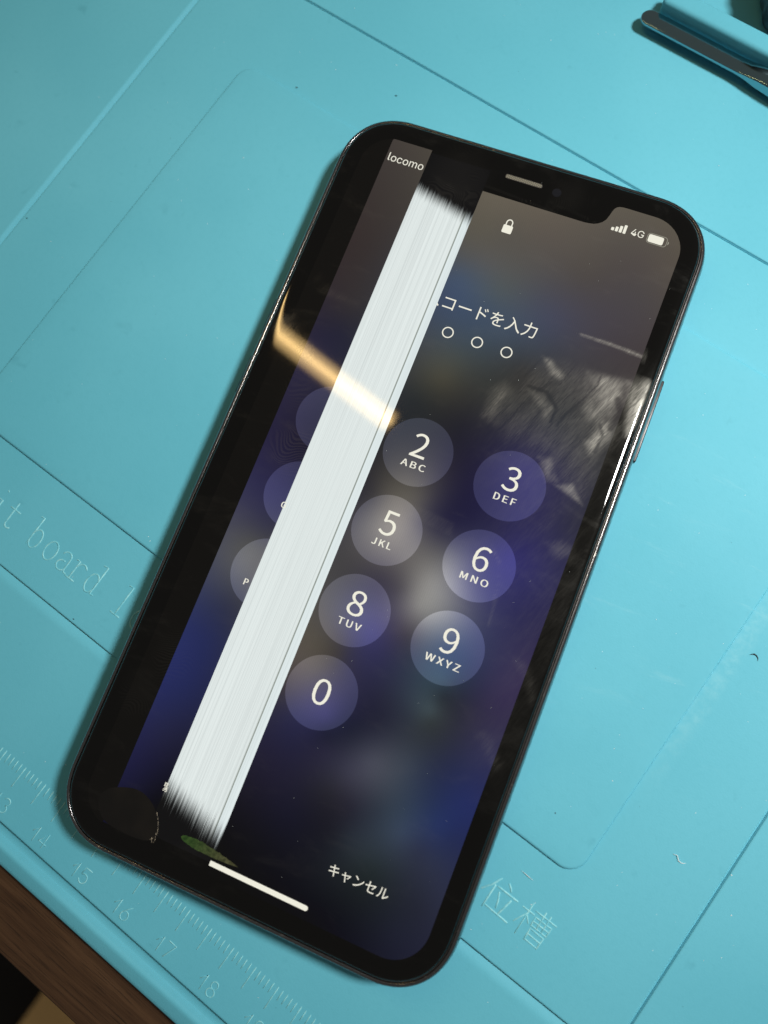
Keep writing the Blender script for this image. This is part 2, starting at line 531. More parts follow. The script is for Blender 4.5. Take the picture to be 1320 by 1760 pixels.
SCORE = [([(15.02, 35.4), (13.64, 32.2), (13.15, 30.82)], 0.16), ([(21.1, 36.4), (20.12, 33.66), (19.42, 31.33)], 0.16),
         ([(25.76, 35.72), (25.67, 33.61), (24.14, 30.11), (22.44, 27.13), (21.56, 24.17)], 0.17), ([(17.83, 31.49), (16.37, 29.32)], 0.14),
         ([(14.66, 26.32), (13.64, 22.99), (12.43, 20.19)], 0.15), ([(14.4, 29.4), (17.9, 29.4), (20.5, 27.2), (20.3, 24.6)], 0.34),
         ([(29.79, 32.4), (31.2, 29.93), (30.4, 27.0)], 0.6), ([(28.4, 27.0), (29.6, 25.2), (29.2, 22.0)], 0.3)]
PRINTS = [(-12.0, 63.0, 6.5, 0.6), (-21.5, 3.5, 5.0, 0.8), (-26.0, -38.0, 4.5, 0.45), (-24.0, 13.5, 4.0, 0.35), (9.0, 66.5, 3.5, 0.5), (-29.5, -46.0, 4.0, 0.4)]
PBOX = [(min(q[0] for q in P[0]) - P[1], max(q[0] for q in P[0]) + P[1], min(q[1] for q in P[0]) - P[1], max(q[1] for q in P[0]) + P[1]) for P in PATCH]


def smudge(u, v):
    s = 0.0
    for P, bx in zip(PATCH, PBOX):
        if bx[0] < u < bx[1] and bx[2] < v < bx[3]:
            s += 0.60 * P[2] * sst(poly_sd((u, v), P[0]), -P[1] * 0.5, P[1])
    if s > 0.005:
        for ln, wd in SCORE:
            d = min(seg_d((u, v), ln[i], ln[i + 1]) for i in range(len(ln) - 1))
            s *= 0.34 + 0.66 * sst(d, wd * 0.5, wd * 1.4)
    return s


def prints(u, v):
    s = 0.0
    for a, b, r, k in PRINTS:
        d = math.hypot((u - a), (v - b) * 0.8) / r
        if d < 1: s += k * (1 - d * d)
    return s


def set_attr(me, fn_many=None):
    sm = me.attributes.new('smudge', 'FLOAT', 'POINT')
    pr = me.attributes.new('prints', 'FLOAT', 'POINT')
    if fn_many:
        co_ = np.array([(q.co.x * 1000, q.co.y * 1000) for q in me.vertices])
        cols = np.ones((len(co_), 4))
        for i in range(0, len(co_), 4000): cols[i:i + 4000, :3] = fn_many(co_[i:i + 4000])
        me.attributes.new('screen', 'FLOAT_COLOR', 'POINT').data.foreach_set('color', cols.ravel())
    sm = me.attributes['smudge']; pr = me.attributes['prints']
    for i, vv in enumerate(me.vertices):
        u, v = vv.co.x * 1000, vv.co.y * 1000
        sm.data[i].value = smudge(u, v)
        pr.data[i].value = prints(u, v)


def attr(n, name):
    a = n.node('ShaderNodeAttribute')
    a.attribute_name = name
    return a


def glassy(n, emission=None, base=(0.0012, 0.0012, 0.0011), film=True, strength=1.0):
    """clean glass face over whatever shows below it, plus a film of grease where it was touched"""
    v, u, vv, z = n.coord(phone)
    p = n.principled(Base_Color=rgb(*base), Roughness=0.035)
    p.inputs['IOR'].default_value = 1.46
    if emission is not None:
        n.put(p.inputs['Emission Color'], emission)
        p.inputs['Emission Strength'].default_value = strength
    if not film:
        return n.surf(p.outputs[0])
    # smear streaks, stretched along the wiping direction
    ca, sa = math.cos(math.radians(68)), math.sin(math.radians(68))
    al = n.m('ADD', n.m('MULTIPLY', u, ca), n.m('MULTIPLY', vv, sa))
    ac = n.m('SUBTRACT', n.m('MULTIPLY', vv, ca), n.m('MULTIPLY', u, sa))
    st = n.noise(n.vec(n.m('MULTIPLY', al, 0.45), n.m('MULTIPLY', ac, 4.6)), 1.0, 4, 0.65, 0.25)
    st2 = n.noise(n.vec(n.m('MULTIPLY', al, 0.14), n.m('MULTIPLY', ac, 0.6)), 1.0, 3, 0.5, 0.6)
    sm = n.m('MULTIPLY', attr(n, 'smudge').outputs['Fac'], n.m('MULTIPLY', n.m('ADD', 0.40, n.m('MULTIPLY', n.smooth(st, 0.3, 0.75), 0.95)), n.m('ADD', 0.45, n.m('MULTIPLY', n.smooth(st2, 0.25, 0.7), 0.7))))
    # fingerprint ridges
    wv = n.node('ShaderNodeTexWave', wave_type='RINGS', rings_direction='Z')
    nn = n.noise(v, 0.12, 1, 0.4)
    n.put(wv.inputs['Vector'], n.vec(n.m('ADD', n.m('ADD', u, 9.0), n.m('MULTIPLY', nn, 14.0)), n.m('ADD', n.m('SUBTRACT', vv, 58.0), n.m('MULTIPLY', nn, 9.0))))
    wv.inputs['Scale'].default_value = 0.62
    wv.inputs['Distortion'].default_value = 0.8
    rid = n.m('MULTIPLY', n.m('MULTIPLY', n.smooth(wv.outputs[1], 0.35, 0.75), attr(n, 'prints').outputs['Fac']), 0.022)
    # overall thin haze of handling
    hz = n.m('MULTIPLY', n.smooth(n.noise(n.vec(n.m('MULTIPLY', u, 0.10), n.m('MULTIPLY', vv, 0.22)), 1.0, 5, 0.65, 0.5), 0.52, 0.80), 0.012)
    fac = n.m('ADD', n.m('ADD', sm, rid), n.m('ADD', hz, 0.0008), clamp=True)
    d = n.node('ShaderNodeBsdfDiffuse')
    d.inputs['Color'].default_value = rgb(0.80, 0.78, 0.70)
    mx = n.node('ShaderNodeMixShader')
    n.put(mx.inputs[0], fac)
    gl = n.node('ShaderNodeBsdfGlossy')
    gl.inputs['Color'].default_value = rgb(0.55, 0.54, 0.49)
    gl.inputs['Roughness'].default_value = 0.42
    fm = n.node('ShaderNodeMixShader'); fm.inputs[0].default_value = 0.7
    n.t.links.new(d.outputs[0], fm.inputs[1]); n.t.links.new(gl.outputs[0], fm.inputs[2])
    n.t.links.new(p.outputs[0], mx.inputs[1]); n.t.links.new(fm.outputs[0], mx.inputs[2])
    return n.surf(mx.outputs[0])


n = NT('black_bezel_glass'); M_GLASS = glassy(n)
n = NT('polished_dark_steel')
v, x, y, z = n.coord(phone)
chip = n.noise(v, 1.4, 4, 0.7)
zone = n.smooth(n.noise(v, 0.09, 2), 0.45, 0.7)
edge = n.smooth(z, 5.3, 6.7)
cf = n.m('MULTIPLY', n.m('MULTIPLY', n.smooth(chip, 0.60, 0.68), zone), edge)
p = n.principled(Base_Color=n.mix(cf, rgb(0.20, 0.20, 0.205), rgb(0.66, 0.64, 0.58)), Metallic=1.0, Roughness=n.m('ADD', 0.16, n.m('MULTIPLY', chip, 0.12)), Normal=n.bump(n.noise(v, 0.5, 3, 0.6), 0.10, 0.00008))
M_STEEL = n.surf(p.outputs[0])
n = NT('dark_button_steel')
v, x, y, z = n.coord(phone)
p = n.principled(Base_Color=n.mix(n.noise(v, 0.8, 3), rgb(0.035, 0.035, 0.036), rgb(0.060, 0.060, 0.062)), Metallic=0.9, Roughness=0.38)
M_BUTTON = n.surf(p.outputs[0])
n = NT('black_gasket')
v, x, y, z = n.coord()
p = n.principled(Base_Color=n.mix(n.noise(v, 1.0, 2), rgb(0.006, 0.006, 0.006), rgb(0.014, 0.013, 0.012)), Roughness=0.45)
M_GASKET = n.surf(p.outputs[0])

frame = link('frame', loft('frame', [(2.6, 0.35), (1.6, 0.55), (0.95, 0.9), (0.45, 1.5), (0.14, 2.4), (0, 3.5), (0.03, 4.3), (0.14, 5.0), (0.30, 5.6), (0.50, 6.15), (0.66, 6.45), (0.80, 6.58), (0.95, 6.65), (1.12, 6.71), (1.26, 6.74), (1.32, 6.66), (1.33, 6.3)]), M_STEEL, phone, True)
link('back_glass', loft('back_glass', [(6.0, 0.0), (4.0, 0.02), (2.7, 0.2), (2.55, 0.45), (2.9, 0.7)], cap_bot=True), M_GASKET, phone, True)
link('gasket', loft('gasket', [(1.34, 6.3), (1.35, 6.55), (1.42, 6.62), (1.55, 6.62), (1.64, 6.55), (1.66, 6.3)]), M_GASKET, phone, True)
me = loft('front_glass', [(1.68, 6.3), (1.69, 6.85), (1.75, 7.10), (1.86, 7.29), (2.02, 7.44), (2.25, 7.55), (2.55, 7.62), (2.9, 7.66), (3.3, 7.685), (3.8, 7.698), (4.3, 7.70), (4.7, 7.70), (5.2, 7.70), (5.8, 7.70), (6.6, 7.70), (7.6, 7.70), (9.0, 7.70)], cap_top=True)
set_attr(me)
glass = link('front_glass', me, M_GLASS, phone, True)


def side_button(name, side, v0, v1, z0=2.75, z1=4.35, out=0.42):
    u0, u1 = HW - 0.5, HW + out
    if side < 0: u0, u1 = -u1, -u0
    return link(name, box_mesh(name, u0, u1, v0, v1, z0, z1, 0.22, 3), M_BUTTON, phone, True)


side_button('side_button', 1, 23.8, 39.8)
side_button('volume_button', -1, 22.8, 30.7, out=0.50)
side_button('volume_button', -1, 10.6, 18.5, out=0.50)
side_button('mute_switch', -1, 35.6, 40.0, 3.0, 4.1, 0.40)

# ---- display
DU, DV1, DV0, DR = 31.25, 67.50, -68.35, 6.3
def bandL(v): return -18.50 - 0.0030 * v
def bandR(v): return -6.38 - 0.0042 * v
def dispL(v): return -26.45 - 0.0040 * v


def urange(v):
    """half width of the rounded display at height v"""
    for c, s in ((DV1 - DR, 1), (DV0 + DR, -1)):
        d = (v - c) * s
        if d > 0:
            return DU - DR + math.sqrt(max(DR * DR - d * d, 0.0))
    return DU


def grid(verts, faces, lf, rf, vs, nu, z):
    base = len(verts)
    for v in vs:
        a, b = lf(v), rf(v)
        if b < a: b = a
        for i in range(nu + 1):
            verts.append((a + (b - a) * i / nu, v, z))
    for j in range(len(vs) - 1):
        for i in range(nu):
            q = base + j * (nu + 1) + i
            faces.append((q, q + 1, q + nu + 2, q + nu + 1))


def vrange(v0, v1, n_, cap0=False, cap1=False):
    vs = [v0 + (v1 - v0) * i / n_ for i in range(n_ + 1)]
    if cap0: vs = [DV0 + DR * (1 - math.cos(math.pi / 2 * k / 14)) for k in range(14)] + [q for q in vs if q > DV0 + DR]
    if cap1: vs = [q for q in vs if q < DV1 - DR] + [DV1 - DR + DR * math.sin(math.pi / 2 * k / 14) for k in range(15)]
    return vs


WALL=[(-21.4,61.2,85,78,72),(-21.9,44.5,70,62,62),(-21.7,32.3,62,57,64),(-22.0,27.3,46,45,70),(-22.5,18.7,50,48,78),(-19.9,5.5,38,34,62),(-20.1,-4.9,50,48,92),(-20.3,-11.2,70,70,95),(-21.5,-15.0,98,98,98),(-21.2,-18.3,104,104,106),(-21.0,-26.5,60,65,95),(-21.5,-33.2,42,52,110),(-22.0,-42.0,38,48,110),(-22.6,-50.7,40,42,85),(-22.5,-55.9,32,32,70),(-22.8,-60.2,28,28,60),(-20.3,-58.1,26,26,52),(-17.0,-62.9,14,14,16),(-13.2,-66.3,12,12,14),(-3.7,60.8,108,100,86),(2.4,59.7,104,96,84),(8.9,57.6,98,90,82),(14.2,58.2,95,88,80),(24.0,61.6,92,85,78),(28.7,57.3,90,82,76),(25.1,58.4,88,80,76),(0.4,56.0,96,91,82),(-4.7,54.2,98,93,82),(-5.0,49.1,88,90,92),(-0.6,49.5,92,92,92),(-4.4,44.5,70,88,114),(-5.2,40.5,64,82,112),(3.4,44.8,82,92,98),(2.0,39.5,66,84,108),(11.1,45.1,76,80,96),(14.2,42.6,72,76,98),(16.5,51.8,84,78,76),(26.4,48.2,78,72,77),(26.9,53.1,82,76,76),(25.7,40.9,72,66,72),(20.9,39.2,70,68,78),(7.2,37.7,66,82,102),(13.2,36.4,62,70,84),(1.0,33.2,66,80,92),(1.2,29.7,72,78,76),(12.8,31.6,55,55,56),(-0.5,25.5,76,74,62),(3.4,27.0,64,66,62),(11.1,24.0,48,50,54),(-2.9,20.0,44,48,50),(20.5,25.2,46,50,60),(27.3,21.0,48,50,62),(30.2,31.0,60,56,58),(6.5,18.9,36,36,48),(9.1,11.9,34,31,58),(18.6,15.5,42,38,88),(26.0,12.7,42,40,82),(29.6,8.6,42,42,72),(3.6,3.6,92,88,86),(-2.8,2.8,80,76,72),(-4.4,1.1,62,60,64),(0.4,-3.7,122,117,110),(2.0,-0.9,118,112,106),(6.8,0.9,60,58,78),(10.0,1.1,40,38,70),(10.0,-4.4,100,98,102),(10.9,-9.5,150,148,146),(13.1,-4.3,96,96,110),(18.1,2.6,42,40,84),(22.4,-0.6,42,38,112),(18.3,-6.6,70,70,112),(27.5,-2.9,42,40,100),(27.7,-9.2,40,38,90),(10.5,-14.0,146,144,142),(16.2,-14.9,104,108,120),(6.5,-12.3,88,84,92),(2.4,-12.8,66,62,80),(-2.7,-13.8,70,68,74),(0.5,-18.8,72,72,100),(4.8,-21.6,60,58,110),(10.4,-19.3,74,70,84),(2.6,-26.7,56,54,80),(0.3,-26.6,70,65,66),(-4.9,-29.8,92,84,78),(-2.3,-30.8,84,78,76),(-6.8,-35.8,66,60,66),(-3.0,-39.5,44,44,80),(2.6,-37.2,48,46,92),(10.7,-30.7,40,42,66),(17.6,-19.0,52,70,100),(18.7,-24.3,48,70,88),(19.8,-27.0,42,50,60),(19.3,-31.3,52,60,64),(27.9,-23.7,52,44,84),(30.3,-16.5,54,46,88),(29.9,-20.8,56,46,88),(29.6,-31.1,52,50,88),(33.6,-25.4,48,40,80),(11.2,-34.7,36,38,60),(7.0,-37.4,30,33,57),(3.7,-39.8,30,32,58),(4.8,-42.5,42,40,66),(6.4,-43.8,46,46,68),(12.8,-41.1,74,77,94),(14.9,-41.3,72,77,92),(9.8,-44.4,60,60,80),(18.2,-38.9,58,68,85),(18.7,-29.5,64,80,88),(15.4,-31.9,46,54,70),(23.3,-38.7,38,48,82),(24.1,-43.4,36,52,92),(20.0,-46.1,50,66,88),(16.4,-47.6,48,58,74),(12.0,-49.5,38,38,54),(7.7,-48.3,40,40,52),(10.7,-54.1,28,30,42),(16.1,-54.7,42,52,62),(21.3,-49.5,54,70,96),(26.7,-46.2,32,50,104),(29.3,-41.1,30,44,104),(29.5,-47.0,32,44,92),(31.2,-35.4,40,44,92),(27.8,-31.8,48,48,84),(31.0,-29.5,50,46,84),(24.9,-50.9,44,52,80),(13.7,-53.7,38,46,58),(26.0,-63.8,30,34,52),(3.3,-54.2,24,24,44),(-5.0,-47.6,34,31,56),(-1.3,-51.1,30,28,50),(-0.4,-60.8,18,18,26),(-0.3,-65.7,14,14,20),(12.2,-60.3,26,30,38),(19.3,-57.2,34,44,48),(31.3,-56.8,42,47,72),(14.6,-66.0,14,16,26),(19.1,-66.9,18,20,32),(27.3,-51.8,44,52,80),(28.2,-59.1,36,40,58),(25.2,-56.6,38,44,60)]


# thin-plate spline through the colours the screen shows
_P = np.array([(q[0], q[1]) for q in WALL], float) / 30.0
_C = np.array([q[2:] for q in WALL], float)
def _phi(r2): return np.where(r2 > 1e-12, r2 * np.log(np.maximum(r2, 1e-12)), 0.0)
_n = len(_P)
_K = _phi(((_P[:, None, :] - _P[None, :, :]) ** 2).sum(-1)) + np.eye(_n) * 0.004
_Q = np.hstack([np.ones((_n, 1)), _P])
_A = np.block([[_K, _Q], [_Q.T, np.zeros((3, 3))]])
_W = np.linalg.solve(_A, np.vstack([_C, np.zeros((3, 3))]))


def wall_many(uv):
    """linear screen colours for an (n, 2) array of phone positions"""
    q = np.asarray(uv, float) / 30.0
    k = _phi(((q[:, None, :] - _P[None, :, :]) ** 2).sum(-1))
    c = np.clip(k @ _W[:_n] + np.hstack([np.ones((len(q), 1)), q]) @ _W[_n:], 6.0, 170.0) / 255.0
    c = np.where(c > 0.04045, ((c + 0.055) / 1.055) ** 2.4, c / 12.92)
    g = c.mean(1, keepdims=True)
    c = (g + (c - g) * 0.84) * 0.84
    c = c * (1 - 0.28 * np.clip((-np.asarray(uv, float)[:, :1] - 16.0) / 3.0, 0, 1))   # the strip left of the fault is driven weaker
    return np.maximum(c - 0.0042, 0.0003)


def wall(u, v):
    return wall_many([(u, v)])[0]


def key_many(uv):
    return wall_many(uv) * 1.75 + np.array([0.016, 0.018, 0.030])


def screen_mat(name):
    n = NT(name)
    v, u, vv, z = n.coord(phone)
    g = n.noise(v, 3.5, 2, 0.7)
    px = n.node('ShaderNodeTexWave', wave_type='BANDS', bands_direction='X')
    n.put(px.inputs['Vector'], v)
    px.inputs['Scale'].default_value = 0.85
    px.inputs['Distortion'].default_value = 0.6
    k = n.m('ADD', 0.90, n.m('ADD', n.m('MULTIPLY', g, 0.14), n.m('MULTIPLY', px.outputs[1], 0.06)))
    cv = n.node('ShaderNodeVectorMath', operation='SCALE')
    n.put(cv.inputs[0], attr(n, 'screen').outputs['Color']); n.put(cv.inputs['Scale'], k)
    return glassy(n, cv.outputs[0], base=(0.0012, 0.0012, 0.0013))


M_SCREEN = screen_mat('lit_display')
n = NT('dead_display'); M_DEAD = glassy(n, base=(0.0026, 0.0024, 0.0021))
n = NT('screen_symbols')
v, x, y, z = n.coord(phone)
ec = n.mix(n.noise(v, 5.0, 2), rgb(0.80, 0.78, 0.66), rgb(0.92, 0.90, 0.78))
M_SYM = glassy(n, ec, film=False)
n = NT('screen_outline'); v, x, y, z = n.coord(phone)
M_OUTL = glassy(n, n.mix(n.noise(v, 5.0, 2), rgb(0.26, 0.25, 0.20), rgb(0.32, 0.31, 0.25)), film=False)
n = NT('screen_green'); v, x, y, z = n.coord(phone)
gn = n.noise(v, 1.6, 4, 0.7)
lf_ = n.smooth(x, -12.5, -2.0)
M_LEAF = glassy(n, n.mix(n.smooth(gn, 0.3, 0.7), n.mix(lf_, rgb(0.010, 0.030, 0.006), rgb(0.028, 0.028, 0.011)), n.mix(lf_, rgb(0.032, 0.070, 0.014), rgb(0.080, 0.076, 0.034))), film=False)

Z1, Z2, Z3, Z4 = 7.73, 7.75, 7.77, 7.79

display = empty('display', (0, 0, 0))
display.parent = phone
# dead strip
verts, faces = [], []
grid(verts, faces, lambda v: -urange(v), lambda v: min(dispL(v), -urange(v) + 100), vrange(DV0, DV1, 90, True, True), 6, Z1)
vs_ = [q for q in verts]
me = mesh_pd('dead_strip', verts, faces); set_attr(me)
o = link('dead_strip', me, M_DEAD, display); o['label'] = 'dead black strip along the left side of the screen'
# left live strip
verts, faces = [], []
grid(verts, faces, lambda v: max(dispL(v), -urange(v)), lambda v: bandL(v), [DV0 + 0.4] + vrange(-66, 66, 200) + [66.6, 67.0, 67.3], 26, Z1)
me = mesh_pd('wallpaper', verts, faces); set_attr(me, wall_many)
o = link('wallpaper', me, M_SCREEN, display); o['label'] = 'narrow live strip of dark blurred wallpaper left of the white band'
# right live area with the notch cut out
verts, faces = [], []
vs = vrange(DV0, 62.42, 430, True, False)
grid(verts, faces, lambda v: bandR(v), lambda v: urange(v), vs, 130, Z1)
NOTCH = [(62.42, 13.0), (62.50, 13.9), (62.68, 14.9), (63.0, 15.6), (63.5, 16.25), (64.2, 16.75), (65.2, 17.05), (66.1, 17.25), (66.7, 17.45), (67.1, 17.75), (67.35, 18.2), (67.48, 18.9), (67.50, 19.6)]
def notch(v):
    for (v0, u0), (v1, u1) in zip(NOTCH, NOTCH[1:]):
        if v0 <= v <= v1: return u0 + (u1 - u0) * (v - v0) / (v1 - v0)
    return 19.6
grid(verts, faces, notch, lambda v: max(urange(v), notch(v)), [q[0] for q in NOTCH], 60, Z1)
me = mesh_pd('wallpaper', verts, faces); set_attr(me, wall_many)
o = link('wallpaper', me, M_SCREEN, display); o['label'] = 'dark blurred blue and grey wallpaper right of the white band, notched at the top'

# white fault band
n = NT('white_fault_band')
v, u, vv, z = n.coord(phone)
us = n.m('ADD', u, n.m('MULTIPLY', vv, 0.0035))              # the columns lean very slightly
k = n.m('DIVIDE', n.m('ADD', us, 18.5), 12.1)                # 0 left .. 1 right
c1 = n.noise(n.vec(n.m('MULTIPLY', us, 7.0), n.m('MULTIPLY', vv, 0.01)), 1.0, 3, 0.7)
c2 = n.noise(n.vec(n.m('MULTIPLY', us, 2.6), 3.0), 1.0, 2, 0.6)
c3 = n.noise(n.vec(n.m('MULTIPLY', us, 11.0), 9.0), 1.0, 1, 0.5)
col = n.mix(n.smooth(c1, 0.30, 0.62), rgb(0.62, 0.675, 0.665), rgb(0.77, 0.835, 0.82))
line = n.m('ABSOLUTE', n.m('ADD', us, 7.88))
right = n.smooth(us, -7.95, -7.80)
col = n.mix(n.m('MULTIPLY', right, 0.32), col, rgb(0.72, 0.84, 0.88))
c4 = n.noise(n.vec(n.m('MULTIPLY', us, 5.2), 21.0), 1.0, 2, 0.6)
col = n.mix(n.m('MULTIPLY', n.smooth(c4, 0.60, 0.66), n.m('ADD', 0.10, n.m('MULTIPLY', k, 0.30))), col, rgb(0.34, 0.38, 0.36))
col = n.mix(n.m('MULTIPLY', n.smooth(line, 0.16, 0.06), 0.75), col, rgb(0.12, 0.14, 0.10))
vt = n.m('ADD', n.m('SUBTRACT', 59.2, n.m('MULTIPLY', k, 3.0)), n.m('MULTIPLY', n.m('SUBTRACT', c2, 0.5), 3.0))
vt = n.m('ADD', vt, n.m('MULTIPLY', n.m('SUBTRACT', c3, 0.5), 2.5))
ft = n.smooth(n.m('SUBTRACT', vt, vv), -1.3, 1.9)
vb = n.m('ADD', n.m('SUBTRACT', -57.6, n.m('MULTIPLY', n.m('POWER', n.m('MAXIMUM', k, 0.0), 1.0), 3.9)), n.m('MULTIPLY', n.m('SUBTRACT', c2, 0.5), 6.0))
vb = n.m('ADD', vb, n.m('MULTIPLY', n.m('SUBTRACT', c3, 0.5), 6.0))
fb = n.m('POWER', n.smooth(n.m('SUBTRACT', vv, vb), -3.2, 1.6), 1.6)
col = n.mix(n.m('MULTIPLY', ft, fb), rgb(0.002, 0.002, 0.0025), col)
M_BAND = glassy(n, col, base=(0.0012, 0.0012, 0.0013))
verts, faces = [], []
grid(verts, faces, bandL, bandR, vrange(-66.5, 62.4, 120), 24, Z1)
grid(verts, faces, lambda v: bandL(v), lambda v: bandR(v), [62.4, 64.5, 66.8], 24, 7.70 + 0.02)
me = mesh_pd('white_band', verts, faces); set_attr(me)
o = link('white_band', me, M_BAND, display); o['label'] = 'wide streaky white vertical fault band with frayed ends'


# ---- keypad
def disc(u0, v0, r, clip_right=None):
    verts, faces = [], []
    vs = [v0 + r * math.sin(math.radians(-90 + 180.0 * k / 40)) for k in range(41)]
    lf = lambda v: u0 - math.sqrt(max(r * r - (v - v0) ** 2, 0))
    rf = lambda v: u0 + math.sqrt(max(r * r - (v - v0) ** 2, 0))
    if clip_right:
        vs = [v for v in vs if lf(v) < clip_right(v)]
        grid(verts, faces, lf, lambda v: min(rf(v), clip_right(v)), vs, 24, Z2)
    else:
        grid(verts, faces, lf, rf, vs, 24, Z2)
    me = mesh_pd('key_circle', verts, faces)
    set_attr(me, key_many)
    return link('key_circle', me, M_SCREEN, display)


FONT = None
try:
    import os
    FONT = bpy.data.fonts.load(os.path.join(bpy.utils.system_resource('DATAFILES'), 'fonts', 'Inter.woff2'))
except Exception:
    FONT = None
try:
    FONTD = bpy.data.fonts.load(os.path.join(bpy.utils.system_resource('DATAFILES'), 'fonts', 'Noto Sans CJK Regular.woff2'))
except Exception:
    FONTD = None


def text_mesh(name, s, size=1.0, bold=0.0, space=1.0):
    cu = bpy.data.curves.new(name, 'FONT')
    cu.body = s
    f_ = FONTD if name in ('digit', 'letters') else FONT
    if f_ is not None and s.isascii(): cu.font = f_
    cu.size = size
    cu.offset = bold
    cu.space_character = space
    cu.resolution_u = 4
    ob = bpy.data.objects.new(name, cu)
    COL.objects.link(ob)
    dg = bpy.context.evaluated_depsgraph_get()
    dg.update()
    me = bpy.data.meshes.new_from_object(ob.evaluated_get(dg))
    bpy.data.objects.remove(ob); bpy.data.curves.remove(cu)
    me.name = name
    return me


def text(name, s, u, v, h=None, wd=None, align='c', bold=0.0, space=1.0, z=None, mat=None, clip=None):
    """flat screen text: lower edge at v, glyph height h (mm), centred on / starting at u"""
    me = text_mesh(name, s, 1.0, bold, space)
    if clip: clip_mesh(me, clip)
    xs_ = [q.co.x for q in me.vertices]; ys_ = [q.co.y for q in me.vertices]
    x0, x1, y0, y1 = min(xs_), max(xs_), min(ys_), max(ys_)
    sy = h / (y1 - y0) if h else wd / (x1 - x0)
    sx = wd / (x1 - x0) if wd else sy
    du = u - (x1 - x0) * sx / 2 if align == 'c' else u
    for q in me.vertices:
        q.co = Vector(((du + (q.co.x - x0) * sx) * MM, (v + (q.co.y - y0) * sy) * MM, (z or Z3) * MM))
    if name == 'letters':                       # the small caps are semi-bold on the screen
        bm = bmesh.new()
        for i_, d_ in enumerate((-0.04, 0.04)):
            n0 = len(bm.verts)
            bm.from_mesh(me)
            bm.verts.ensure_lookup_table()
            for q in bm.verts[n0:]: q.co.x += d_ * MM; q.co.z += i_ * 0.005 * MM
        bm.to_mesh(me); bm.free()
    return link(name, me, mat or M_SYM, display)


def clip_mesh(me, keep):
    """cut away what lies beyond the plane (point, normal): keeps the side of the normal"""
    bm = bmesh.new(); bm.from_mesh(me)
    bmesh.ops.bisect_plane(bm, geom=list(bm.verts) + list(bm.edges) + list(bm.faces), plane_co=keep[0], plane_no=keep[1], clear_inner=True)
    bm.to_mesh(me); bm.free()


CU = (-16.75, 0.42, 17.62)
KV = (11.15, -3.88, -18.92, -33.9)
KR = 6.3
for v0 in KV[:3]:
    disc(CU[0], v0, KR, bandL)
keys = {(1, 0): ('2', 'ABC'), (2, 0): ('3', 'DEF'), (1, 1): ('5', 'JKL'), (2, 1): ('6', 'MNO'), (1, 2): ('8', 'TUV'), (2, 2): ('9', 'WXYZ'), (1, 3): ('0', None)}
for (ci, ri), (d, lt) in keys.items():
    disc(CU[ci], KV[ri], KR)
    base = KV[ri] - 1.0 if lt else KV[ri] - 2.15
    text('digit', d, CU[ci], base, h=4.45, wd=3.0 if d in '08' else 2.85)
    if lt:
        text('letters', lt, CU[ci] + 0.05, KV[ri] - 3.12, h=1.25, wd={'ABC': 4.45, 'DEF': 3.95, 'JKL': 3.55, 'MNO': 5.0, 'TUV': 4.25, 'WXYZ': 6.2}[lt], space=1.12)
text('letters', 'P', -19.75, KV[2] - 3.1, h=1.12, align='l', bold=0.0)
me_o = text('letters', 'G', -18.95, KV[1] - 3.0, h=1.12, align='l', bold=0.0, clip=((0.36, 0, 0), (-1, 0, 0)))

# ---- title, dots, cancel, carrier, status icons
text('title_text', '\u30b3\u30fc\u30c9\u3092\u5165\u529b', -5.55, 37.95, wd=17.9, align='l')
text('title_text', '\u30b9', -6.55, 38.15, wd=0.36, align='l', clip=((0.78, 0, 0), (1, 0, 0)))
text('cancel_text', '\u30ad\u30e3\u30f3\u30bb\u30eb', 12.5, -60.35, wd=10.5, align='l')
text('carrier_text', 'ocomo', -25.62, 62.72, wd=6.6, align='l')
text('carrier_text', 'l', -26.2, 62.78, h=1.66, align='l')
text('network_text', '4G', 22.95, 62.72, wd=2.35)
text('clipped_text', '\u7dca', -18.75, -59.3, wd=0.8, align='l', clip=((0.55, 0, 0), (-1, 0, 0)))


def flat(name, polys, z, mat):
    """polygons (lists of points) as one flat mesh"""
    verts, faces = [], []
    for q in polys:
        b = len(verts)
        verts += [(a[0], a[1], z) for a in q]
        faces.append(tuple(range(b, b + len(q))))
    return link(name, mesh_pd(name, verts, faces), mat, display)


def ring_mesh(name, u, v, r0, r1, z, mat, nseg=40):
    verts, faces = [], []
    for k in range(nseg):
        a = 2 * math.pi * k / nseg
        verts += [(u + r0 * math.cos(a), v + r0 * math.sin(a), z), (u + r1 * math.cos(a), v + r1 * math.sin(a), z)]
    for k in range(nseg):
        a, b = 2 * k, 2 * ((k + 1) % nseg)
        faces.append((a, a + 1, b + 1, b))
    return link(name, mesh_pd(name, verts, faces), mat, display)


def rr(u0, u1, v0, v1, r, nc=5):
    return [(q[0] + (u0 + u1) / 2, q[1] + (v0 + v1) / 2) for q in rrect((u1 - u0) / 2, (v1 - v0) / 2, r, nc)]


for du in (-2.68, 2.98, 8.60):
    ring_mesh('passcode_dot', du, 33.97, 0.86, 1.08, Z3, M_SYM)
# signal bars
for k in range(4):
    x0 = 18.15 + k * 0.72
    flat('signal_bar', [rr(x0, x0 + 0.52, 62.55, 62.55 + (0.62, 0.95, 1.32, 1.72)[k], 0.12)], Z3, M_SYM)
